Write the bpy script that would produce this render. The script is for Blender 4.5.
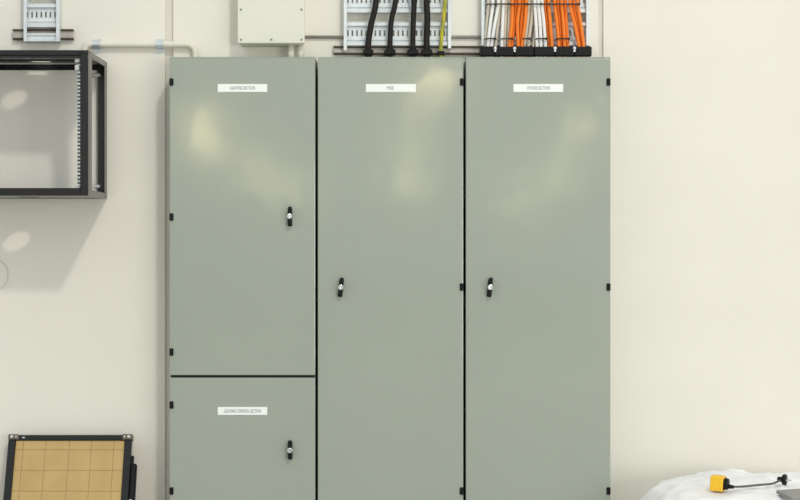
import bpy, bmesh, math, random
from mathutils import Vector, Matrix, noise

for o in list(bpy.data.objects):
    bpy.data.objects.remove(o)
scene = bpy.context.scene
COL = scene.collection
random.seed(7)

# ------------------------------------------------------------------ camera
D, F, ZC = 7.4, 1765.0, 1.35          # wall distance, focal length in px, lens height
cam_d = bpy.data.cameras.new('camera')
cam_d.sensor_width = 36.0
cam_d.lens = 36.0 * F / 800.0
cam_d.clip_end = 300
cam = bpy.data.objects.new('camera', cam_d)
COL.objects.link(cam)
cam.location = (0, -D, ZC)
cam.rotation_euler = (math.pi / 2, 0, 0)
scene.camera = cam

# ------------------------------------------------------------------ light
scene.view_settings.view_transform = 'Standard'
scene.view_settings.look = 'None'
scene.view_settings.gamma = 1.0
scene.view_settings.use_curve_mapping = False
scene.view_settings.exposure = -0.06

world = bpy.data.worlds.new('hall_ambient')
scene.world = world
world.use_nodes = True
bg = world.node_tree.nodes['Background']
bg.inputs['Color'].default_value = (0.945, 1.0, 1.025, 1)
bg.inputs['Strength'].default_value = 0.83


def lamp(name, loc, target, power, color, radius, area=False):
    if area:
        l = bpy.data.lights.new(name, 'AREA')
        l.shape = 'DISK'
        l.size = radius * 2
    else:
        l = bpy.data.lights.new(name, 'POINT')
        l.shadow_soft_size = radius
    l.energy = power
    l.color = color
    o = bpy.data.objects.new(name, l)
    COL.objects.link(o)
    o.location = loc
    if area:
        o.rotation_euler = (Vector(target) - Vector(loc)).to_track_quat('-Z', 'Y').to_euler()
    return o


# high bay floodlight of the hall: gives the shadows on the wall
lamp('floodlight', (2.9, -10.0, 9.8), (0.0, 0, 1.2), 480, (1.0, 0.955, 0.87), 0.42, True)
# soft fill added to brighten wall and doors from the right, behind the camera
fill_light = lamp('added_fill', (5.3, -12.0, 1.2), (1.5, 0, 0.8), 320, (1.0, 0.99, 0.97), 1.0, True)
fill_light.data.shape = 'RECTANGLE'
fill_light.data.size = 5.2
fill_light.data.size_y = 2.3
# rows of globe lamps hanging along the hall behind the camera (mirrored by the doors)
ROWH = 2.4


def hall_lamp(px, py, power, radius):
    S = ROWH * F / (250.0 - py)
    lamp('hall_lamp', ((px - 400) / F * S, 2 * (-0.22) + D - S, ZC + ROWH), None, power, (1.0, 0.86, 0.42), radius)


for px_, py_, pw_, rd_ in ((200, 123, 48, 0.13), (207, 145, 50, 0.15), (240, 162, 22, 0.2), (260, 172, 60, 0.25), (290, 189, 105, 0.35),
                          (440, 80, 26, 0.06), (420, 94, 15, 0.06), (411, 122, 10, 0.10), (413, 150, 22, 0.2), (409, 182, 110, 0.35),
                          (585, 127, 32, 0.12), (564, 163, 26, 0.2), (556, 180, 40, 0.25), (530, 198, 75, 0.35), (512, 206, 90, 0.4)):
    hall_lamp(px_, py_, pw_, rd_)


# ------------------------------------------------------------------ helpers
def P(px, py, t):
    k = (D - t) / F
    return Vector(((px - 400) * k, -t, ZC - (py - 250) * k))


def S(px, t):
    return px * (D - t) / F


def new_obj(name, bm, mat, parent=None, smooth=False):
    me = bpy.data.meshes.new(name)
    bm.to_mesh(me)
    bm.free()
    if smooth:
        for p in me.polygons:
            p.use_smooth = True
    if mat:
        me.materials.append(mat)
    o = bpy.data.objects.new(name, me)
    COL.objects.link(o)
    o.parent = parent
    return o


def share(src, parent, loc=None):
    o = src.copy()
    COL.objects.link(o)
    o.parent = parent
    if loc is not None:
        o.location = loc
    return o


def empty(name, loc=(0, 0, 0)):
    o = bpy.data.objects.new(name, None)
    o.empty_display_size = 0.05
    COL.objects.link(o)
    o.location = loc
    return o


def tag(o, label, cat, group=None):
    o['label'] = label
    o['category'] = cat
    if group:
        o['group'] = group
    return o


def setp(o, parent):
    """parent keeping world position (parent is only translated / rotated by its matrix)"""
    bpy.context.view_layer.update()
    o.parent = parent
    o.matrix_parent_inverse = parent.matrix_world.inverted()
    return o


def add_box(bm, lo, hi, bevel=0.0, seg=1):
    lo, hi = Vector(lo), Vector(hi)
    c = (lo + hi) / 2
    s = hi - lo
    r = bmesh.ops.create_cube(bm, size=1.0, matrix=Matrix.Translation(c) @ Matrix.Diagonal((s.x, s.y, s.z, 1)))
    if bevel > 0:
        es = list({e for v in r['verts'] for e in v.link_edges})
        bmesh.ops.bevel(bm, geom=es, offset=bevel, segments=seg, profile=0.5, affect='EDGES')


def add_pbox(bm, x0, x1, y0, y1, t0, t1, bevel=0.0, seg=1):
    """box from a pixel rectangle measured on its front face (t1 away from the wall), back at t0"""
    a = P(x0, y1, t1)
    b = P(x1, y0, t1)
    add_box(bm, (a.x, -t1, a.z), (b.x, -t0, b.z), bevel, seg)


def pbox(name, x0, x1, y0, y1, t0, t1, mat, parent=None, bevel=0.0, seg=1):
    bm = bmesh.new()
    add_pbox(bm, x0, x1, y0, y1, t0, t1, bevel, seg)
    return new_obj(name, bm, mat, parent)


def add_cyl(bm, c, axis, r1, r2, h, n=20, bevel=0.0):
    q = Vector((0, 0, 1)).rotation_difference(Vector(axis).normalized())
    m = Matrix.Translation(Vector(c)) @ q.to_matrix().to_4x4()
    r = bmesh.ops.create_cone(bm, cap_ends=True, segments=n, radius1=r1, radius2=r2, depth=h, matrix=m)
    if bevel:
        es = [e for e in {e for v in r['verts'] for e in v.link_edges} if e.calc_face_angle(0) > 0.8]
        bmesh.ops.bevel(bm, geom=es, offset=bevel, segments=2, profile=0.5, affect='EDGES')


def smooth_path(pts, sub=6):
    pts = [Vector(p) for p in pts]
    out = []
    n = len(pts)
    for i in range(n - 1):
        p0, p1, p2, p3 = pts[max(i - 1, 0)], pts[i], pts[i + 1], pts[min(i + 2, n - 1)]
        for k in range(sub):
            t = k / sub
            out.append(0.5 * ((2 * p1) + (p2 - p0) * t + (2 * p0 - 5 * p1 + 4 * p2 - p3) * t * t
                              + (3 * p1 - p0 - 3 * p2 + p3) * t ** 3))
    out.append(pts[-1])
    return out


def add_tube(bm, path, r, n=12, closed=False):
    path = [Vector(p) for p in path]
    rings = []
    m = len(path)
    up = None
    for i, p in enumerate(path):
        if closed:
            d = path[(i + 1) % m] - path[i - 1]
        else:
            d = path[min(i + 1, m - 1)] - path[max(i - 1, 0)]
        d.normalize()
        if up is None:
            up = d.orthogonal().normalized()
        up = (up - d * up.dot(d)).normalized()
        s = d.cross(up)
        rings.append([bm.verts.new(p + r * (math.cos(a) * up + math.sin(a) * s))
                      for a in [2 * math.pi * k / n for k in range(n)]])
    for i in range(m if closed else m - 1):
        A, B = rings[i], rings[(i + 1) % m]
        for k in range(n):
            bm.faces.new((A[k], A[(k + 1) % n], B[(k + 1) % n], B[k]))
    if not closed:
        bm.faces.new(rings[0][::-1])
        bm.faces.new(rings[-1])
    bmesh.ops.recalc_face_normals(bm, faces=bm.faces)


def plate_with_holes(outer, holes, z0, z1):
    """flat plate in xy with real cut-outs, thickness z0..z1"""
    bm = bmesh.new()
    es = []
    for loop in [outer] + holes:
        vs = [bm.verts.new((x, y, z0)) for x, y in loop]
        for i in range(len(vs)):
            es.append(bm.edges.new((vs[i], vs[(i + 1) % len(vs)])))
    r = bmesh.ops.triangle_fill(bm, use_beauty=True, use_dissolve=False, edges=es)
    fs = [f for f in bm.faces]
    e = bmesh.ops.extrude_face_region(bm, geom=fs)
    vs = [v for v in e['geom'] if isinstance(v, bmesh.types.BMVert)]
    bmesh.ops.translate(bm, verts=vs, vec=(0, 0, z1 - z0))
    bmesh.ops.recalc_face_normals(bm, faces=bm.faces)
    return bm


# ------------------------------------------------------------------ materials
def srgb(r, g, b):
    f = lambda c: (c / 255 / 12.92) if c / 255 <= 0.04045 else ((c / 255 + 0.055) / 1.055) ** 2.4
    return (f(r), f(g), f(b), 1)


def mat(name, col, rough=0.5, metal=0.0, spec=0.5, var=0.0, vscale=8.0, bump=0.0, bscale=200.0, col2=None, coat=0.0,
        bdist=0.001, vdetail=4.0):
    m = bpy.data.materials.new(name)
    m.use_nodes = True
    nt = m.node_tree
    b = nt.nodes['Principled BSDF']
    b.inputs['Base Color'].default_value = col
    b.inputs['Roughness'].default_value = rough
    b.inputs['Metallic'].default_value = metal
    b.inputs['Specular IOR Level'].default_value = spec
    b.inputs['Coat Weight'].default_value = coat
    tc = nt.nodes.new('ShaderNodeTexCoord')
    if var > 0 or col2:
        n = nt.nodes.new('ShaderNodeTexNoise')
        n.inputs['Scale'].default_value = vscale
        n.inputs['Detail'].default_value = vdetail
        nt.links.new(tc.outputs['Object'], n.inputs['Vector'])
        mx = nt.nodes.new('ShaderNodeMix')
        mx.data_type = 'RGBA'
        c2 = col2 if col2 else tuple(c * (1 - var) for c in col[:3]) + (1,)
        mx.inputs[6].default_value = col
        mx.inputs[7].default_value = c2
        rp = nt.nodes.new('ShaderNodeMapRange')
        rp.inputs[1].default_value = 0.35
        rp.inputs[2].default_value = 0.65
        nt.links.new(n.outputs['Fac'], rp.inputs[0])
        nt.links.new(rp.outputs[0], mx.inputs[0])
        nt.links.new(mx.outputs[2], b.inputs['Base Color'])
    if bump > 0:
        n2 = nt.nodes.new('ShaderNodeTexNoise')
        n2.inputs['Scale'].default_value = bscale
        n2.inputs['Detail'].default_value = 2
        nt.links.new(tc.outputs['Object'], n2.inputs['Vector'])
        bp = nt.nodes.new('ShaderNodeBump')
        bp.inputs['Strength'].default_value = bump
        bp.inputs['Distance'].default_value = bdist
        nt.links.new(n2.outputs['Fac'], bp.inputs['Height'])
        nt.links.new(bp.outputs['Normal'], b.inputs['Normal'])
    return m


M_wall = mat('painted_concrete', srgb(235, 231, 219), 0.75, var=0.03, vscale=2.5, bump=0.15, bscale=60)
M_joint = mat('joint_sealant', srgb(222, 217, 206), 0.8, var=0.04, vscale=6)
M_floor = mat('concrete_floor', srgb(190, 188, 182), 0.5, var=0.15, vscale=3)
M_cab = mat('grey_green_enamel', srgb(161, 168, 155), 0.088, spec=0.5, var=0.04, vscale=1.6, bump=0.16, bscale=9.0, bdist=0.003)
M_body = mat('grey_green_body', srgb(156, 163, 151), 0.55, var=0.03, vscale=3)
M_rubber = mat('black_rubber', srgb(24, 24, 22), 0.6, var=0.1)
M_blackpl = mat('black_plastic', srgb(10, 10, 10), 0.45, spec=0.25, var=0.1)
M_chrome = mat('chrome', srgb(225, 225, 225), 0.22, metal=1.0, var=0.03)
M_label = mat('white_engraving_plate', srgb(246, 248, 242), 0.4, var=0.01)
M_ink = mat('grey_engraved_letters', srgb(120, 122, 118), 0.6, var=0.05)
M_rack = mat('black_rack_paint', srgb(16, 15, 14), 0.2, spec=0.5, var=0.08, vscale=12)
M_zinc = mat('zinc_plate', srgb(215, 218, 218), 0.35, metal=0.85, var=0.12, vscale=40)
M_galv = mat('galvanised_steel', srgb(226, 232, 233), 0.5, metal=0.25, var=0.08, vscale=35)
M_strut = mat('strut_steel', srgb(196, 190, 180), 0.5, metal=0.4, var=0.2, vscale=30)
M_pvc = mat('cream_conduit', srgb(228, 224, 208), 0.45, var=0.04, vscale=10)
M_box = mat('cream_box_plastic', srgb(226, 226, 210), 0.5, var=0.02, vscale=4)
M_screw = mat('grey_screw', srgb(160, 162, 156), 0.4, metal=0.5, var=0.1)
M_saddle = mat('saddle_steel', srgb(214, 222, 226), 0.35, metal=0.6, var=0.1, vscale=60)
M_cblack = mat('black_cable_sheath', srgb(32, 28, 24), 0.6, spec=0.3, var=0.15, vscale=30)
M_corange = mat('orange_cable_sheath', srgb(255, 134, 30), 0.5, var=0.10, vscale=25)
M_cwhite = mat('white_cable_sheath', srgb(246, 245, 240), 0.5, var=0.06, vscale=25)
M_ccream = mat('cream_cable_sheath', srgb(216, 208, 190), 0.5, var=0.06, vscale=25)
M_green = mat('green_sheath', srgb(150, 160, 60), 0.5, var=0.1, vscale=25)
M_yellow = mat('yellow_plastic', srgb(244, 192, 40), 0.4, var=0.06, vscale=20)
M_tie = mat('dark_tie', srgb(40, 36, 30), 0.5, var=0.1)
M_tile = mat('kraft_board', srgb(196, 168, 112), 0.8, col2=srgb(188, 160, 104), vscale=9, bump=0.1, bscale=80)
M_seam = mat('brown_seam', srgb(186, 152, 98), 0.85, var=0.15, vscale=14)
M_tin = mat('dull_metal_corner', srgb(120, 112, 98), 0.4, metal=0.7, var=0.25, vscale=90)
M_sheet = mat('white_plastic_sheet', srgb(240, 240, 240), 0.5, var=0.03, vscale=6, bump=0.3, bscale=30, bdist=0.004)
M_greyb = mat('grey_board', srgb(150, 148, 142), 0.7, var=0.12, vscale=12)
M_flange = mat('brown_flange_steel', srgb(84, 72, 56), 0.55, metal=0.3, var=0.25, vscale=40)
M_lead = mat('grey_flex', srgb(96, 90, 84), 0.5, var=0.1, vscale=30)
M_wire = mat('pale_wire', srgb(224, 218, 200), 0.5, var=0.05)
M_grey = mat('grey_conduit', srgb(150, 146, 138), 0.45, var=0.1, vscale=20)


def earth_material():
    m = bpy.data.materials.new('green_yellow_sheath')
    m.use_nodes = True
    nt = m.node_tree
    b = nt.nodes['Principled BSDF']
    b.inputs['Roughness'].default_value = 0.5
    tc = nt.nodes.new('ShaderNodeTexCoord')
    mp = nt.nodes.new('ShaderNodeMapping')
    mp.inputs['Rotation'].default_value = (0, 0.25, 0)
    w = nt.nodes.new('ShaderNodeTexWave')
    w.bands_direction = 'X'
    w.inputs['Scale'].default_value = 11
    r = nt.nodes.new('ShaderNodeValToRGB')
    r.color_ramp.elements[0].color = srgb(196, 184, 40)
    r.color_ramp.elements[1].color = srgb(158, 156, 48)
    r.color_ramp.elements[0].position = 0.45
    r.color_ramp.elements[1].position = 0.6
    nt.links.new(tc.outputs['Object'], mp.inputs['Vector'])
    nt.links.new(mp.outputs['Vector'], w.inputs['Vector'])
    nt.links.new(w.outputs['Fac'], r.inputs['Fac'])
    nt.links.new(r.outputs['Color'], b.inputs['Base Color'])
    return m


M_earth = earth_material()

# ------------------------------------------------------------------ setting
bm = bmesh.new()
add_box(bm, (-14, -90, -0.15), (14, 0.25, 0.0))
floor = new_obj('floor', bm, M_floor)
floor['kind'] = 'structure'

bm = bmesh.new()
add_box(bm, (-14, 0.014, 0), (14, 0.25, 9))
wall = new_obj('wall_back', bm, M_joint)
wall['kind'] = 'structure'
xs = [(-14, P(165.2, 0, 0).x), (P(173, 0, 0).x, P(598.5, 0, 0).x), (P(603.2, 0, 0).x, 14)]
for a, b in xs:
    bm = bmesh.new()
    add_box(bm, (a, 0.0, 0.0), (b, 0.0145, 9), 0.002)
    new_obj('panel', bm, M_wall, wall)

# ------------------------------------------------------------------ switchboard cabinets
TF = 0.22                                # door face distance from the wall
TOPZ = P(0, 57, TF).z


def add_profile_x(bm, prof, x0, x1):
    """closed profile of (y,z) points extruded along x"""
    A = [bm.verts.new((x0, y, z)) for y, z in prof]
    B = [bm.verts.new((x1, y, z)) for y, z in prof]
    n = len(prof)
    for i in range(n):
        bm.faces.new((A[i], A[(i + 1) % n], B[(i + 1) % n], B[i]))
    bm.faces.new(A[::-1])
    bm.faces.new(B)
    bmesh.ops.recalc_face_normals(bm, faces=bm.faces)


def text_mesh(body, height, width, mat_, parent, loc):
    cu = bpy.data.curves.new('lettering', 'FONT')
    cu.body = body
    cu.size = height
    cu.align_x = 'CENTER'
    cu.align_y = 'CENTER'
    cu.extrude = 0.0004
    tmp = bpy.data.objects.new('tmp_text', cu)
    COL.objects.link(tmp)
    bpy.context.view_layer.update()
    me = bpy.data.meshes.new_from_object(tmp.evaluated_get(bpy.context.evaluated_depsgraph_get()))
    bpy.data.objects.remove(tmp)
    xs_ = [v.co.x for v in me.vertices]
    ys_ = [v.co.y for v in me.vertices]
    k = width / (max(xs_) - min(xs_))
    kh = height / (max(ys_) - min(ys_))
    cx, cy = (max(xs_) + min(xs_)) / 2, (max(ys_) + min(ys_)) / 2
    for v in me.vertices:
        v.co = Vector(((v.co.x - cx) * k, -v.co.z, (v.co.y - cy) * kh))
    me.materials.clear()
    me.materials.append(mat_)
    me.name = 'lettering'
    o = bpy.data.objects.new('lettering', me)
    COL.objects.link(o)
    o.parent = parent
    o.location = loc
    return o


def make_cabinet(x0, x1, doors, label):
    base = P((x0 + x1) / 2, 250, TF)
    root = empty('switchboard_cabinet', (base.x, -TF / 2, 0))
    tag(root, label, 'cabinet', 'grey switchboard cabinets')
    inv = Vector((-base.x, TF / 2, 0))
    xa, xb = P(x0, 0, TF).x, P(x1, 0, TF).x

    def put(name, bm, m, par=None, smooth=False):
        # bmesh built in world coordinates, moved to the cabinet's own frame
        bmesh.ops.translate(bm, verts=bm.verts, vec=inv)
        return new_obj(name, bm, m, par or root, smooth)

    # body shell
    bm = bmesh.new()
    add_box(bm, (xa + 0.001, -TF + 0.024, 0.10), (xb - 0.001, 0.0, TOPZ), 0.002)
    put('body', bm, M_body)
    bm = bmesh.new()
    add_box(bm, (xa + 0.001, -TF + 0.004, TOPZ - 0.0055), (xb - 0.001, -TF + 0.03, TOPZ + 0.0005), 0.001)
    put('top_lip', bm, M_body)
    bm = bmesh.new()
    add_box(bm, (xa + 0.01, -TF + 0.03, 0.0), (xb - 0.01, 0.0, 0.10), 0.002)
    put('plinth', bm, M_rubber)
    bm = bmesh.new()
    add_box(bm, (xa + 0.003, -TF + 0.019, 0.115), (xb - 0.003, -TF + 0.025, TOPZ - 0.014))
    put('gasket', bm, M_rubber)
    for dd in doors:
        zt, zb = P(0, dd['y0'], TF).z, (P(0, dd['y1'], TF).z if dd['y1'] else 0.108)
        bm = bmesh.new()
        add_box(bm, (xa, -TF, zb), (xb, -TF + 0.02, zt), 0.0035, 3)
        door = put('door', bm, M_cab)
        for hx, hy in dd['hinges']:
            bm = bmesh.new()
            a, b = P(hx - 2.0, hy + 3.6, TF + 0.004), P(hx + 2.0, hy - 3.6, TF + 0.004)
            add_box(bm, (a.x, -TF - 0.006, a.z), (b.x, -TF + 0.004, b.z), 0.002)
            m_ = (a.x + b.x) / 2
            add_cyl(bm, (m_, -TF - 0.006, (a.z + b.z) / 2), (0, 0, 1), 0.0035, 0.0035, b.z - a.z, 10)
            put('hinge', bm, M_blackpl, door)
        # quarter-turn handle
        hx, hy, tilt = dd['handle']
        c = P(hx, hy, TF)
        bm = bmesh.new()
        R = Matrix.Translation(c) @ Matrix.Rotation(math.radians(tilt), 4, 'Y')
        b0 = bmesh.new()
        add_box(b0, (-0.0095, -0.008, -0.040), (0.0095, 0.0, 0.034), 0.004, 2)
        bmesh.ops.transform(b0, matrix=R, verts=b0.verts)
        h = put('handle', b0, M_blackpl)
        b0 = bmesh.new()
        add_box(b0, (-0.0065, -0.032, -0.034), (0.0085, -0.018, 0.040), 0.004, 2)
        add_cyl(b0, (0, -0.013, 0), (0, 1, 0), 0.010, 0.012, 0.018, 18)
        bmesh.ops.transform(b0, matrix=R, verts=b0.verts)
        put('lever', b0, M_blackpl, h)
        b0 = bmesh.new()
        add_cyl(b0, (0, -0.030, 0), (0, -1, 0), 0.0118, 0.0108, 0.018, 24, 0.002)
        bmesh.ops.transform(b0, matrix=R, verts=b0.verts)
        k = put('knob', b0, M_chrome, h)
        b0 = bmesh.new()
        add_box(b0, (0.0030, -0.0405, -0.006), (0.0045, -0.0385, 0.006))
        bmesh.ops.transform(b0, matrix=R, verts=b0.verts)
        put('key_slot', b0, M_blackpl, h)
        # name plate
        lx0, lx1, ly0, ly1 = dd['plate']
        bm = bmesh.new()
        add_pbox(bm, lx0, lx1, ly0, ly1, TF - 0.0005, TF + 0.002, 0.0008)
        pl = put('name_plate', bm, M_label)
        tx0, tx1, words = dd['text']
        cc = P((tx0 + tx1) / 2, (ly0 + ly1) / 2, TF + 0.002)
        text_mesh(words, S(3.4, TF), S(tx1 - tx0, TF), M_ink, pl, cc + inv + Vector((0, -0.0002, 0)))
    return root


make_cabinet(169.5, 315.3, [
    dict(y0=58.3, y1=375.2, hinges=[(171.4, 82), (171.4, 217), (171.4, 352)], handle=(290, 216.5, 0),
         plate=(217.6, 267.2, 84, 92), text=(230, 255, 'LIGHTING SECTION')),
    dict(y0=377.7, y1=None, hinges=[(171.4, 405), (171.4, 491)], handle=(290.2, 449.5, 0),
         plate=(217.6, 267.2, 407, 415), text=(224, 261, 'LIGHTING CONTROL SECTION'))],
    'grey switchboard cabinet split into an upper and a lower door')
make_cabinet(317.8, 463.3, [
    dict(y0=58.3, y1=None, hinges=[(461.8, 82), (461.8, 287), (461.8, 491)], handle=(341, 287.2, 6),
         plate=(365.8, 416, 84, 92), text=(387, 393.5, 'MSB'))],
    'grey single-door switchboard cabinet below the thick black cables')
make_cabinet(465.8, 610.5, [
    dict(y0=58.3, y1=None, hinges=[(608.6, 82), (608.6, 287), (608.6, 491)], handle=(489.8, 287.2, 5),
         plate=(513.4, 563.2, 84, 92), text=(527.5, 550, 'POWER SECTION'))],
    'grey single-door switchboard cabinet below the orange and white cables')

# ------------------------------------------------------------------ cable ladders
TL = 0.055                                # front of the ladder


def make_ladder(x0, x1, ytops, yend, yrail0, yrail1, label, rail_w=3.3, end=None):
    """x0..x1 outer pixels of the side rails; ytops: pixel of each rung's upper edge"""
    c = P((x0 + x1) / 2, yend, TL)
    root = empty('cable_ladder', (c.x, -0.02, c.z))
    tag(root, label, 'cable ladder', 'cable ladders on the wall')
    inv = -Vector((c.x, -0.02, c.z))

    def put(name, bm, m=M_galv):
        bmesh.ops.translate(bm, verts=bm.verts, vec=inv)
        return new_obj(name, bm, m, root)
    for (a, b, ye) in ((x0, x0 + rail_w, yrail0), (x1 - rail_w, x1, yrail1)):
        bm = bmesh.new()
        xa, xb = P(a, 0, TL).x, P(b, 0, TL).x
        zt, zb = P(0, -130, TL).z, P(0, ye, TL).z
        add_box(bm, (xa, -TL, zb), (xb, -TL + 0.003, zt), 0.0008)          # front flange
        wx = xa if a == x0 else xb - 0.003
        add_box(bm, (wx, -TL + 0.003, zb), (wx + 0.003, -0.006, zt))       # web
        add_box(bm, (xa, -0.006, zb), (xb, -0.003, zt))                    # back flange
        put('side_rail', bm)
    xa, xb = P(x0 + 0.9, 0, TL).x, P(x1 - 0.9, 0, TL).x
    tb = 0.028                                                              # recessed slotted web
    proto = None
    px = S(1, TL)
    for yt in ytops:
        if proto is None:
            bm = bmesh.new()
            h = 24.5 * px
            # raised upper and lower lips (bent sheet), recessed slotted web between
            def lip(z0, z1):
                prof = [(-tb, z0), (-tb - 0.014, z0 + 0.003), (-tb - 0.014, z1 - 0.003), (-tb, z1),
                        (-tb + 0.002, z1), (-tb + 0.002, z0)]
                add_profile_x(bm, prof, xa, xb)
            lip(-4.8 * px, 0.0)
            lip(-h, -h + 5.2 * px)
            zs0, zs1 = -8.2 * px, -14.0 * px
            add_box(bm, (xa, -tb, zs0), (xb, -tb + 0.002, -4.8 * px))
            add_box(bm, (xa, -tb, -h + 5.2 * px), (xb, -tb + 0.002, zs1))
            add_profile_x(bm, [(-tb - 0.006, -17.6 * px), (-tb, -17.2 * px), (-tb, -18.6 * px), (-tb - 0.006, -18.2 * px)], xa, xb)
            pitch = 4.6 * px
            n = int((xb - xa) / pitch)
            st = xa + ((xb - xa) - n * pitch) / 2
            add_box(bm, (xa, -tb, zs1), (st, -tb + 0.002, zs0))
            for i in range(n):
                u = st + i * pitch
                add_box(bm, (u + 1.7 * px, -tb, zs1), (u + pitch, -tb + 0.002, zs0))
            bmesh.ops.translate(bm, verts=bm.verts, vec=Vector((-c.x, 0.02, 0)))
            proto = new_obj('rung', bm, M_galv, root)
            o = proto
        else:
            o = share(proto, root)
        o.location = (0, 0, P(0, yt, TL).z - c.z)
    if end:
        bm = bmesh.new()
        z0, z1 = P(0, end[1], TL).z, P(0, end[0], TL).z
        add_profile_x(bm, [(-0.030, z0), (-0.046, z0 + 0.002), (-0.046, z0 + 0.011), (-0.040, z0 + 0.013), (-0.040, z1 - 0.012),
                           (-0.046, z1 - 0.010), (-0.046, z1 - 0.002), (-0.030, z1)], xa, xb)
        put('end_rung', bm)
    return root


make_ladder(23.5, 59.3, [2.8, -30.2, -63.2, -96.2], 42, 41.5, 41.5,
            'short galvanised cable ladder with a free lower end above the black rack', end=(32.6, 41.4))
make_ladder(343.6, 451.2, [21.2, -11.8, -44.8, -77.8, -110.8], 50, 50.5, 48.5,
            'galvanised cable ladder carrying the thick black cables')
make_ladder(481.5, 589.5, [21.2, -11.8, -44.8, -77.8, -110.8], 50, 45.6, 45.6,
            'galvanised cable ladder carrying the orange and white cables')


# wall struts (open channels)
def make_strut(x0, x1, y0, y1, label, t1=0.026):
    a, b = P(x0, y1, t1), P(x1, y0, t1)
    o = empty('wall_strut', ((a.x + b.x) / 2, 0, a.z))
    tag(o, label, 'strut', 'wall struts behind the ladders')
    h, w, th = b.z - a.z, (b.x - a.x) / 2, 0.008
    bm = bmesh.new()
    add_box(bm, (-w, -0.016, th), (w, -0.012, h - th))
    new_obj('web', bm, M_strut, o)
    for z0 in (0, h - th):
        bm = bmesh.new()
        add_box(bm, (-w, -t1, z0), (w, 0.0, z0 + th), 0.0012)
        new_obj('flange', bm, M_flange, o)
    return o


make_strut(12.5, 73, 29, 39.6, 'short steel strut crossing behind the free end of cable ladder')
make_strut(333.5, 590, 45.8, 54.4, 'long steel strut on wall just above the cabinets')

# thin conduit crossing the wall at the height of the ladders' lower end
bm = bmesh.new()
add_tube(bm, [P(302, 37, 0.009), P(520, 37, 0.009)], 0.0066, 12)
tag(new_obj('thin_conduit', bm, M_grey, None, True), 'thin grey conduit running from cream box behind the cable ladders', 'conduit')

# ------------------------------------------------------------------ cream junction box and its conduits
TB = 0.13
c = P(271, 43, TB)
jb = empty('junction_box', (c.x, -TB / 2, c.z))
tag(jb, 'cream junction box with screwed lid on wall above grey cabinet', 'junction box')
inv = -Vector((c.x, -TB / 2, c.z))


def jput(name, bm, m, par=None, smooth=False):
    bmesh.ops.translate(bm, verts=bm.verts, vec=inv)
    return new_obj(name, bm, m, par or jb, smooth)


bm = bmesh.new()
add_pbox(bm, 239.5, 303.0, -52, 44.2, 0.0, TB - 0.02, 0.003)
jput('housing', bm, M_box)
bm = bmesh.new()
add_pbox(bm, 237.6, 304.6, -54, 43.2, TB - 0.02, TB, 0.003, 2)
lid = jput('lid', bm, M_box)
for sx, sy in ((241, 9.6), (301.5, 9.6), (241, 39.6), (271.3, 39.6), (301.5, 39.6), (241, -22), (301.5, -22), (241, -50), (271.3, -50), (301.5, -50)):
    bm = bmesh.new()
    q = P(sx, sy, TB)
    add_cyl(bm, (q.x, -TB - 0.0005, q.z), (0, -1, 0), 0.0055, 0.005, 0.003, 14)
    add_box(bm, (q.x - 0.004, -TB - 0.0023, q.z - 0.0006), (q.x + 0.004, -TB - 0.0018, q.z + 0.0006))
    jput('screw', bm, M_screw, lid)
for a, b, lab in ((287.8, 294.6, 'cream conduit dropping from box, farther from the box corner'), (297.6, 304.0, 'cream conduit dropping from box at the box corner')):
    bm = bmesh.new()
    t = 0.075
    r = S((b - a) / 2, t)
    p1, p2 = P((a + b) / 2, 44, t), P((a + b) / 2, 60, t)
    p2.z = TOPZ
    p1.z = P(0, 44.2, TB - 0.02).z
    add_tube(bm, [p1, p2], r, 20)
    o = new_obj('short_conduit', bm, M_pvc, None, True)
    tag(o, lab, 'conduit', 'conduits below the cream box')

# long conduit with elbow and saddles
t = 0.022
r = S(3.2, t)
cpts = [P(84.5, 75, t), P(84.5, 60, t), P(84.6, 52, t), P(86, 47.5, t), P(90, 44.8, t), P(100, 44.5, t), P(140, 44.5, t), P(182, 44.5, t), P(190, 45.3, t),
        P(194.3, 48.5, t), P(195.4, 54, t)]
last = P(195.4, 58, t)
last.z = TOPZ
cpts.append(last)
bm = bmesh.new()
add_tube(bm, smooth_path(cpts, 6), r, 16)
cond = new_obj('wall_conduit', bm, M_pvc, None, True)
tag(cond, 'cream conduit bending down into the grey cabinet beside black rack', 'conduit')
for sx, lab in ((96.5, 'small steel saddle clamping cream conduit near the black rack'), (159.8, 'small steel saddle clamping cream conduit near the grey cabinet')):
    q = P(sx, 44.5, t)
    s = empty('conduit_saddle', (q.x, 0, q.z))
    tag(s, lab, 'pipe clamp', 'saddles on the cream conduit')
    bm = bmesh.new()
    n = 14
    w = S(3.6, t)
    pr = []
    for i in range(n + 1):
        a = math.pi * i / n
        pr.append((-0.022 - (r + 0.0005) * math.sin(a), (r + 0.0005) * math.cos(a)))
    pr_o = [(-0.022 - (r + 0.003) * math.sin(math.pi * i / n), (r + 0.003) * math.cos(math.pi * i / n)) for i in range(n, -1, -1)]
    add_profile_x(bm, [(0, r + 0.0005)] + pr + [(0, -r - 0.0005), (0, -r - 0.003)] + pr_o + [(0, r + 0.003)], -w, w)
    new_obj('strap', bm, M_saddle, s)
    bm = bmesh.new()
    add_box(bm, (-w, -0.003, -r - 0.021), (w, 0.0, -r - 0.003), 0.001)
    foot = new_obj('foot_plate', bm, M_saddle, s)
    bm = bmesh.new()
    add_box(bm, (-w, -0.003, r + 0.003), (w, 0.0, r + 0.012), 0.001)
    new_obj('foot_plate', bm, M_saddle, s)
    bm = bmesh.new()
    add_cyl(bm, (0, -0.005, -r - 0.012), (0, -1, 0), 0.006, 0.0045, 0.004, 12)
    new_obj('screw', bm, M_zinc, foot)

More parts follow.
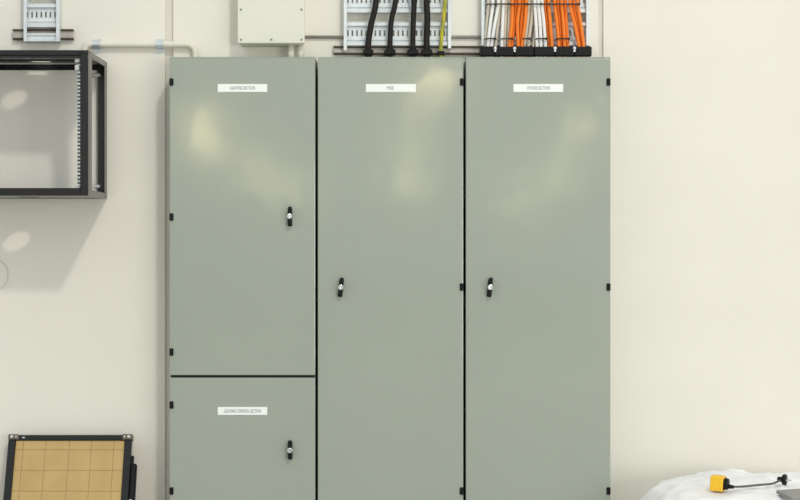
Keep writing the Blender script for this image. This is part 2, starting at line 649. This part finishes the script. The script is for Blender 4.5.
# ------------------------------------------------------------------ thick black cables with cleats
def cable(name, pts, rpx, m, label, group, t_top=0.075, t_bot=0.055, ext=True, n=12):
    """pts: pixels from top to bottom"""
    w = []
    y0, y1 = pts[0][1], pts[-1][1]
    dx = (pts[1][0] - pts[0][0]) / max(1e-3, pts[1][1] - pts[0][1])
    full = []
    if ext:
        full += [(pts[0][0] - dx * 12, -120), (pts[0][0] - dx * 8, -50)]
    full += pts
    for x, y in full:
        k = min(1, max(0, (y - y0) / (y1 - y0)))
        w.append(P(x, y, t_top + (t_bot - t_top) * k))
    e = w[-1].copy()
    e.z = TOPZ + 0.004
    w.append(Vector((e.x, e.y, e.z)))
    bm = bmesh.new()
    add_tube(bm, smooth_path(w, 5), S(rpx, 0.07), n)
    bmesh.ops.translate(bm, verts=bm.verts, vec=-e)
    o = new_obj(name, bm, m, None, True)
    o.location = e
    tag(o, label, 'cable', group)
    return o, e


blk = [([(376.2, 0), (371.2, 24), (368.2, 44), (368.2, 54)], 3.1, 'thick black cable leaning most, nearest the cream box', 10),
       ([(395.5, 0), (391.8, 18), (390.3, 34), (390, 54)], 2.7, 'thick black cable bending slightly at its top', 11),
       ([(414.2, 0), (413.4, 20), (412.8, 40), (413, 54)], 2.8, 'thick straight black cable, third from the cream box', 11),
       ([(426.6, 0), (427.3, 18), (426.6, 40), (427, 54)], 3.2, 'thick straight black cable beside the green-yellow wire', 11)]
TC = 0.062
for pts, rp, lab, wd in blk:
    o, e = cable('power_cable', pts, rp, M_cblack, lab, 'thick black cables', 0.078, TC)
    # two-bolt cleat around the cable on the strut
    bm = bmesh.new()
    cx = pts[-1][0]
    add_pbox(bm, cx - wd / 2, cx + wd / 2, 49.2, 54.8, 0.028, TC + 0.020, 0.004, 2)
    add_pbox(bm, cx - wd / 2 + 2, cx + wd / 2 - 2, 47.6, 49.6, 0.034, TC + 0.018, 0.003, 2)
    bmesh.ops.translate(bm, verts=bm.verts, vec=-e)
    new_obj('cleat', bm, M_blackpl, o)
o, e = cable('earth_cable', [(445.0, 0), (443.6, 18), (441.2, 42), (441, 54)], 1.9, M_earth,
             'thin green and yellow striped earth wire beside black cables', None, 0.072, 0.058)
bm = bmesh.new()
add_pbox(bm, 437.5, 444.6, 50.8, 55, 0.028, 0.074, 0.003, 2)
bmesh.ops.translate(bm, verts=bm.verts, vec=-e)
new_obj('cleat', bm, M_blackpl, o)

# ------------------------------------------------------------------ orange and white control cables
W, O, C_ = M_cwhite, M_corange, M_ccream
ctl = [  # top x, mid x, bottom x, material, layer (1 = in front)
    (488.4, 486.9, 485.4, C_, 0), (492.8, 490.2, 488.0, W, 1), (498.4, 494.8, 491.8, W, 1), (500.4, 498.0, 495.6, C_, 0),
    (503.4, 502.6, 501.8, W, 1), (506.0, 505.2, 504.4, C_, 0), (509.8, 509.0, 508.2, C_, 0),
    (512.4, 511.8, 509.6, O, 1), (516.2, 514.4, 512.0, O, 0), (519.4, 517.4, 518.2, O, 1), (522.8, 521.4, 520.4, O, 0),
    (526.2, 525.0, 522.2, O, 1),
    (529.0, 527.2, 524.6, C_, 0), (532.8, 531.0, 528.4, C_, 0), (534.8, 536.0, 536.9, W, 1), (538.4, 540.0, 540.9, W, 1),
    (542.0, 544.0, 545.4, W, 1), (537.0, 536.4, 533.6, C_, 0),
    (545.0, 547.2, 549.2, O, 0), (548.6, 550.4, 551.8, O, 1),
    (554.6, 557.0, 558.8, O, 1), (558.0, 560.0, 561.6, O, 0), (561.6, 563.4, 564.6, O, 1), (565.4, 566.2, 567.6, O, 0),
    (570.0, 574.6, 578.6, O, 1), (573.8, 577.6, 581.0, O, 0), (577.6, 580.8, 583.4, O, 1)]
cname = {W.name: 'white', O.name: 'orange', C_.name: 'cream'}
ORD = ['first', 'second', 'third', 'fourth', 'fifth', 'sixth', 'seventh', 'eighth', 'ninth', 'tenth', 'eleventh', 'twelfth',
       'thirteenth', 'fourteenth', 'fifteenth']
count = {'white': 0, 'orange': 0, 'cream': 0}
for i, (xt, xm, xb_, m, dz) in enumerate(sorted(ctl, key=lambda q_: q_[0])):
    kind = cname[m.name]
    lab = 'slim %s cable, %s %s one counted away from the thick black cables' % (kind, ORD[count[kind]], kind)
    count[kind] += 1
    dz = 0.017 * dz
    cable('control_cable', [(xt, 0), (xt + (xm - xt) * 0.15, 8), (xm, 24), (xb_, 44), (xb_, 52)], 1.8 if m is O else 1.7, m, lab,
          '%s control cables' % kind, 0.070 + dz, 0.058 + dz, n=10)

# row of black cable clamps on the strut
c = P(536, 56, 0.1)
cl = empty('cable_clamp_row', (c.x, -0.06, c.z))
tag(cl, 'row of black cable clamps holding the orange and white cables', 'cable clamp')
edges = [480.5, 495, 514.5, 534, 555, 574.5, 592]
for i in range(6):
    bm = bmesh.new()
    add_pbox(bm, edges[i] + 0.15, edges[i + 1] - 0.15, 46.2 + (i % 2) * 0.3, 55.9, 0.028, 0.108, 0.004, 2)
    for j in range(3):
        u = edges[i] + (j + 1) * (edges[i + 1] - edges[i]) / 4
        add_pbox(bm, u - 0.5, u + 0.5, 47.2, 55.2, 0.10, 0.1105)
    bmesh.ops.translate(bm, verts=bm.verts, vec=-Vector((c.x, -0.06, c.z)))
    new_obj('clamp_block', bm, M_blackpl, cl)
for sx, sy in ((495.2, 48.4), (514.6, 48.4), (555, 48.2), (574.4, 48.2)):
    bm = bmesh.new()
    q = P(sx, sy, 0.108)
    add_cyl(bm, (q.x, -0.110, q.z), (0, -1, 0), 0.0075, 0.007, 0.007, 6)
    add_cyl(bm, (q.x, -0.115, q.z), (0, -1, 0), 0.004, 0.004, 0.008, 12)
    q2 = P(sx, sy + 2.6, 0.108)
    add_cyl(bm, (q2.x, -0.110, q2.z), (0, -1, 0), 0.005, 0.0045, 0.006, 12)
    bmesh.ops.translate(bm, verts=bm.verts, vec=-Vector((c.x, -0.06, c.z)))
    new_obj('bolt', bm, M_zinc, cl)


# cable ties: flat straps round the bundles
def tie(x0, x1, y, t0, t1, label, group):
    a, b = P(x0, y, t1), P(x1, y, t1)
    bm = bmesh.new()
    pts = []
    rr = (t1 - t0) / 2
    n = 8
    for i in range(n + 1):
        an = -math.pi / 2 + math.pi * i / n
        pts.append(Vector((b.x - rr * 0.6 + rr * 0.6 * math.cos(an), -(t0 + rr) - rr * math.sin(-an), b.z)))
    for i in range(n + 1):
        an = math.pi / 2 + math.pi * i / n
        pts.append(Vector((a.x + rr * 0.6 + rr * 0.6 * math.cos(an), -(t0 + rr) - rr * math.sin(-an), a.z)))
    cen = (a + b) / 2
    cen.y = -(t0 + rr)
    add_tube(bm, [p - cen for p in pts], 0.0030, 6, True)
    # tie head
    add_box(bm, (b.x - cen.x - 0.010, -(rr + 0.005), -0.0045), (b.x - cen.x - 0.002, -(rr - 0.003), 0.0045), 0.001)
    o = new_obj('cable_tie', bm, M_tie)
    o.location = cen
    return tag(o, label, 'cable tie', group)


for a, b, n_ in ((487, 511, 'first white bundle beside ladder rail'), (511.0, 528.4, 'orange bundle between the white bundles'),
                 (528.2, 543, 'white bundle between orange bundles'), (542.6, 551, 'slim orange pair'), (553, 580.5, 'two orange bundles nearest bare wall')):
    tie(a, b, 4.0, 0.058, 0.103, 'dark tie around upper part of the ' + n_, 'upper cable ties')
for a, b, n_ in ((485.2, 496.5, 'white cables against ladder rail'), (500.8, 513.6, 'cream and orange cables'), (522.0, 530.8, 'cream cables beside orange bundle'),
                 (535.6, 547.6, 'white cables between orange bundles'), (556.8, 570.2, 'straight orange bundle')):
    tie(a, b, 38.6, 0.042, 0.094, 'dark tie low around the ' + n_, 'lower cable ties')

# ------------------------------------------------------------------ open black wall rack
TR = 0.45
xr = P(88.2, 0, TR).x
xl = xr - 0.60
zt, zb = P(0, 50, TR).z, P(0, 195.6, TR).z
rk = empty('wall_rack', ((xl + xr) / 2, 0, zb))
tag(rk, 'open black wall-mounted equipment rack casting a shadow on the wall', 'rack')
ro = Vector(((xl + xr) / 2, 0, zb))


def rput(name, bm, m=M_rack, par=None, smooth=False):
    bmesh.ops.translate(bm, verts=bm.verts, vec=-ro)
    return new_obj(name, bm, m, par or rk, smooth)


pw = S(8.0, TR)      # post width
bh = S(5.2, TR)      # top bar height
bb = S(7.6, TR)
pd = 0.030
for xa in (xl, xr - pw):                       # front posts (with a shallow pressed step)
    bm = bmesh.new()
    add_box(bm, (xa, -TR, zb), (xa + pw, -TR + pd, zt), 0.002)
    inner = xa + pw - 0.010 if xa == xl else xa
    ox = xa if xa == xl else xr - 0.003
    add_box(bm, (ox, -TR + pd, zb + 0.024), (ox + 0.003, -TR + 0.085, zt - 0.024))
    add_box(bm, (inner, -TR - 0.002, zb + bb), (inner + 0.010, -TR + 0.002, zt - bh), 0.001)
    rput('front_post', bm)
for xa in (xl, xr - 0.034):                    # rear posts on the wall
    bm = bmesh.new()
    add_box(bm, (xa, -0.034, zb), (xa + 0.034, -0.001, zt), 0.002)
    ox = xa if xa == xl else xr - 0.003
    add_box(bm, (ox, -0.065, zb + 0.024), (ox + 0.003, -0.034, zt - 0.024))
    rput('rear_post', bm)
bm = bmesh.new()
add_box(bm, (xl + pw, -TR, zt - bh), (xr - pw, -TR + pd, zt), 0.002)
add_box(bm, (xl + pw, -TR + 0.008, zt - bh - 0.010), (xr - pw, -TR + pd, zt - bh), 0.001)
rput('top_rail', bm)
bm = bmesh.new()
add_box(bm, (xl + pw, -TR, zb), (xr - pw, -TR + pd, zb + bb), 0.002)
rput('bottom_rail', bm)
bm = bmesh.new()
add_box(bm, (xl + 0.034, -0.006, zt - 0.034), (xr - 0.034, -0.001, zt - 0.010), 0.001)
rput('rear_top_rail', bm)
bm = bmesh.new()
add_box(bm, (xl + 0.034, -0.026, zb), (xr - 0.034, -0.001, zb + 0.024), 0.001)
rput('rear_bottom_rail', bm)
for xa in (xl, xr - 0.018):                    # side rails
    bm = bmesh.new()
    add_box(bm, (xa, -TR + pd, zt - 0.024), (xa + 0.018, -0.034, zt), 0.001)
    rput('side_rail', bm)
    bm = bmesh.new()
    add_box(bm, (xa, -TR + pd, zb), (xa + 0.018, -0.034, zb + 0.024), 0.001)
    rput('side_rail', bm)


def circle(cx, cy, r_, n=40):
    return [(cx + r_ * math.cos(2 * math.pi * i / n), cy + r_ * math.sin(2 * math.pi * i / n)) for i in range(n)]


outer = [(xl + 0.018, -TR + pd), (xr - 0.018, -TR + pd), (xr - 0.018, -0.001), (xl + 0.018, -0.001)]
hx = P(35.5, 0, 0).x
slot = [(P(31, 0, 0.05).x, -0.068), (P(50.5, 0, 0.05).x, -0.068), (P(50.5, 0, 0.05).x, -0.008), (P(31, 0, 0.05).x, -0.008)]
bm = plate_with_holes(outer, [circle(hx, -0.198, 0.050), slot], zt - 0.004, zt - 0.001)
rput('roof_panel', bm)
hx2 = P(39.5, 0, 0).x
bm = plate_with_holes(outer, [circle(hx2, -0.215, 0.050)], zb + 0.001, zb + 0.004)
rput('floor_panel', bm)
for side in (0, 1):                            # zinc mounting strips with cut-outs
    px0 = xr - pw - 0.0165 if side else xl + pw
    bm = bmesh.new()
    z0, z1 = zb + bb - 0.006, zt - bh - 0.012
    add_box(bm, (px0 + (0.012 if side else 0.0), -TR + 0.030, z0), (px0 + (0.0165 if side else 0.0045), -TR + 0.033, z1))
    k = 0
    z = z0
    while z < z1 - 0.008:
        add_box(bm, (px0, -TR + 0.030, z), (px0 + 0.0165, -TR + 0.034, z + 0.0088))
        z += 0.01482
        k += 1
    rail = rput('mounting_strip', bm, M_zinc)
    bm = bmesh.new()
    add_box(bm, (px0 - 0.001, -TR + 0.036, z0), (px0 + 0.0165, -TR + 0.060, z1))
    rput('strip_channel', bm, M_rack)
    for za, zc_ in ((z0 - 0.002, z0 + 0.016), (z1 - 0.046, z1 - 0.022), (z1 - 0.014, z1 + 0.003)):
        bm = bmesh.new()
        xx = px0 - 0.010 if side else px0 + 0.006
        add_box(bm, (xx, -TR + 0.026, za), (xx + 0.020, -TR + 0.036, zc_), 0.002)
        rput('strip_bracket', bm, M_zinc, rail)
# rear mounting screws / tabs on the right rear post
for py in (75, 186):
    q = P(101, py, 0.04)
    bm = bmesh.new()
    add_box(bm, (xr - 0.050, -0.060, q.z - 0.009), (xr - 0.020, -0.034, q.z + 0.005), 0.002)
    rput('rear_tab', bm, M_zinc)

# thin wire loop on the wall below the rack
bm = bmesh.new()
add_tube(bm, [P(-5 + 13 * math.cos(a), 275 + 15 * math.sin(a), 0.004) for a in [2 * math.pi * i / 28 for i in range(28)]], 0.0018, 6, True)
tag(new_obj('wire_loop', bm, M_wire, None, True), 'thin pale wire loop hanging on wall below the black rack', 'wire')

# ------------------------------------------------------------------ tan panel in a black frame leaning on the wall
lean = math.radians(23)
Lw = 0.512
topz = P(0, 436, 0.06).z
Lh = topz / math.cos(lean)
root = empty('framed_panel')
tag(root, 'tan gridded board in black metal frame leaning against the wall', 'framed board')
# local frame: x right, z up along the panel, -y out of its face; origin bottom centre
root.location = (P(71.3, 0, 0.05).x, -0.055 - Lh * math.sin(lean), 0.0)
root.rotation_euler = (-lean, 0, 0)
fw = 0.030


def fbox(name, lo, hi, m, par=None, bev=0.0015):
    bm = bmesh.new()
    add_box(bm, lo, hi, bev)
    return new_obj(name, bm, m, par or root)


hw = Lw / 2
fbox('frame_bar', (-hw, -0.014, 0.010), (-hw + fw, 0.016, Lh - 0.022), M_rack)
fbox('frame_bar', (hw - fw, -0.014, 0.010), (hw, 0.016, Lh - 0.022), M_rack)
fbox('frame_bar', (-hw, -0.014, Lh - 0.022), (hw, 0.016, Lh), M_rack)
fbox('frame_bar', (-hw, -0.014, 0.010), (hw, 0.016, 0.032), M_rack)
bd = fbox('backing_board', (-hw + fw - 0.003, -0.004, 0.03), (hw - fw + 0.003, 0.006, Lh - 0.020), M_seam)
gx = [-hw + fw, -hw + 0.062, -hw + 0.155, -hw + 0.253, -hw + 0.345, -hw + 0.438, hw - fw]
gz = [Lh - 0.022]
z = Lh - 0.022 - 0.040
while z > 0.05:
    gz.append(z)
    z -= 0.088
gz.append(0.032)
for i in range(len(gx) - 1):
    for j in range(len(gz) - 1):
        g = 0.0007 + (0.0004 if j == 0 else 0.0)
        bm = bmesh.new()
        add_box(bm, (gx[i] + g, -0.0062 - 0.0002 * random.random(), gz[j + 1] + g), (gx[i + 1] - g, -0.003, gz[j] - g), 0.0006)
        new_obj('tile', bm, M_tile, bd)
for sx in (-1, 1):
    bm = bmesh.new()
    xa, xb = (-hw - 0.002, -hw + 0.042) if sx < 0 else (hw - 0.040, hw + 0.003)
    add_box(bm, (xa, -0.018, Lh - 0.021), (xb, 0.018, Lh + 0.003), 0.004, 2)
    cr = new_obj('corner_bracket', bm, M_tin, root)
    bm = bmesh.new()
    add_cyl(bm, ((xa + xb) / 2 + 0.006 * sx, -0.020, Lh - 0.009), (0, -1, 0), 0.007, 0.006, 0.006, 12)
    add_cyl(bm, ((xa + xb) / 2 - 0.012 * sx, -0.020, Lh - 0.010), (0, -1, 0), 0.004, 0.004, 0.006, 10)
    new_obj('rivet', bm, M_zinc, cr)
bm = bmesh.new()
add_box(bm, (-hw + 0.056, -0.017, Lh - 0.015), (-hw + 0.068, -0.012, Lh - 0.009), 0.001)
new_obj('rivet', bm, M_zinc, root)
# hinged side arm on the frame's edge
bm = bmesh.new()
add_box(bm, (hw + 0.001, -0.004, 0.05), (hw + 0.024, 0.026, Lh - 0.120), 0.003)
add_box(bm, (hw - 0.004, 0.0, Lh - 0.145), (hw + 0.010, 0.018, Lh - 0.085), 0.002)
arm = new_obj('side_arm', bm, M_blackpl, root)
bm = bmesh.new()
add_box(bm, (hw + 0.001, -0.010, Lh - 0.292), (hw + 0.016, -0.002, Lh - 0.272), 0.002)
new_obj('arm_clip', bm, M_zinc, arm)

# ------------------------------------------------------------------ sheet-covered heap with the yellow adaptor
HX, HY = P(765, 0, 0.5).x, -0.52
HA, HB = 0.565, 0.47


def heap(x, y):
    u, v = (x - HX) / HA, (y - HY) / HB
    rho = (abs(u) ** 2.6 + abs(v) ** 2.6) ** (1 / 2.6)
    p = Vector((x * 3.1, y * 3.3, 0.4))
    w = 0.020 * noise.noise(p) + 0.017 * (1 - 2 * abs(noise.noise(Vector((x * 6.3 + 2 * y, y * 9.1, 1.7))))) \
        + 0.010 * (1 - 2 * abs(noise.noise(Vector((x * 15, y * 19, 5.0)))))
    w *= 1 - 0.9 * math.exp(-((x - P(722, 0, 0.66).x) / 0.13) ** 2 - ((y + 0.66) / 0.13) ** 2)
    top = 0.424 + w + 0.024 * math.exp(-((x - P(733, 0, 0.4).x) / 0.10) ** 2 - ((y + 0.2) / 0.2) ** 2)
    k = max(0.0, (rho - 0.62) / 0.38)
    return top * max(0.0, 1 - 0.10 * k - 0.90 * k ** 4)


bm = bmesh.new()
NR, NT = 46, 120
vs = [[None] * NT for _ in range(NR + 1)]
cv = bm.verts.new((HX, HY, heap(HX, HY)))
for i in range(1, NR + 1):
    rho = (i / NR) ** 0.85
    for j in range(NT):
        a = 2 * math.pi * j / NT
        ca, sa = math.cos(a), math.sin(a)
        q = (abs(ca) ** 2.6 + abs(sa) ** 2.6) ** (-1 / 2.6)
        x, y = HX + HA * rho * q * ca, HY + HB * rho * q * sa
        z = heap(x, y) if i < NR else 0.0
        rip = (0.022 * math.sin(11 * a + 2 * math.sin(3 * a)) + 0.012 * math.sin(23 * a + 1)) * max(0, rho - 0.72) / 0.28
        vs[i][j] = bm.verts.new((x + rip * ca, y + rip * sa * 0.5, max(z, 0.0)))
for j in range(NT):
    bm.faces.new((cv, vs[1][j], vs[1][(j + 1) % NT]))
for i in range(1, NR):
    for j in range(NT):
        bm.faces.new((vs[i][j], vs[i + 1][j], vs[i + 1][(j + 1) % NT], vs[i][(j + 1) % NT]))
bmesh.ops.recalc_face_normals(bm, faces=bm.faces)
sheet = new_obj('plastic_sheet', bm, M_sheet, None, True)
tag(sheet, 'crumpled white plastic sheet draped over a low heap by wall', 'plastic sheet')

# grey board lying on the sheet's edge
q = P(790, 500, 0.84)
bm = bmesh.new()
add_box(bm, (-0.10, -0.07, 0.0), (0.14, 0.06, 0.014), 0.003)
gb = new_obj('grey_board', bm, M_greyb)
bx_ = q.x + 0.06
gb.rotation_euler = (math.radians(4), math.radians(-2), math.radians(13))
gb.location = (bx_, -0.87, max(heap(bx_ + a_, -0.87 + b_) - 0.07 * b_ - 0.035 * a_
                               for a_ in (-0.1, -0.05, 0, 0.07, 0.14) for b_ in (-0.07, -0.035, 0, 0.03, 0.06)) + 0.001)
tag(gb, 'grey board corner lying on the white plastic sheet', 'board')

# yellow adaptor with short flex and black plug
TA = 0.66
q = P(719.5, 488, TA)
za = max(heap(q.x + dx_, -TA + dy_) for dx_ in (-0.04, 0, 0.03, 0.05) for dy_ in (-0.03, 0, 0.03)) + 0.001
ad = empty('adaptor_lead', (q.x, -TA, za))
tag(ad, 'yellow adaptor box with short black lead on white sheet', 'adaptor')
ad.rotation_euler = (0, math.radians(4), math.radians(-24))
hs = S(15.0, TA)
bm = bmesh.new()
add_box(bm, (-0.033, -0.028, 0.0), (0.018, 0.028, hs), 0.005, 2)
bx = new_obj('housing', bm, M_yellow, ad)
bm = bmesh.new()
add_cyl(bm, (0.0225, 0, hs / 2), (1, 0, 0), 0.0235, 0.021, 0.022, 20, 0.003)
add_box(bm, (0.012, -0.024, hs / 2 - 0.022), (0.024, 0.024, hs / 2 + 0.022), 0.004)
new_obj('socket', bm, M_blackpl, ad)
bm = bmesh.new()
add_cyl(bm, (0.043, 0, hs * 0.36), (1, 0, 0), 0.009, 0.006, 0.022, 14)
new_obj('cable_gland', bm, M_blackpl, ad)
pe = P(784.5, 482.5, TA - 0.05)
rot_inv = (Matrix.Rotation(math.radians(-24), 4, 'Z') @ Matrix.Rotation(math.radians(4), 4, 'Y')).inverted()


def loc_ad(w):
    return rot_inv @ (Vector(w) - Vector((q.x, -TA, za)))


pz = heap(pe.x, pe.y) + 0.026
cp = [Vector((0.045, 0, hs * 0.36))]
for i, s in enumerate((0.2, 0.4, 0.6, 0.8)):
    x = q.x + 0.05 + (pe.x - q.x - 0.06) * s
    y = -TA + 0.05 * s
    cp.append(loc_ad((x, y, max(heap(x, y) + 0.006, za + 0.012 + 0.012 * s))))
cp.append(loc_ad((pe.x - 0.012, pe.y, pz)))
bm = bmesh.new()
add_tube(bm, smooth_path(cp, 5), 0.0042, 10)
new_obj('lead', bm, M_lead, ad, True)
bm = bmesh.new()
pc = loc_ad((pe.x, pe.y, pz))
add_cyl(bm, pc, (1, 0, 0.05), 0.020, 0.022, 0.016, 20, 0.003)
add_cyl(bm, pc + Vector((-0.016, 0, 0)), (1, 0, 0), 0.008, 0.012, 0.022, 14)
plug = new_obj('plug', bm, M_blackpl, ad)
for dy in (-0.009, 0.009):
    bm = bmesh.new()
    add_cyl(bm, pc + Vector((0.016, dy, 0)), (1, 0, 0), 0.0024, 0.002, 0.02, 8)
    new_obj('pin', bm, M_zinc, plug)
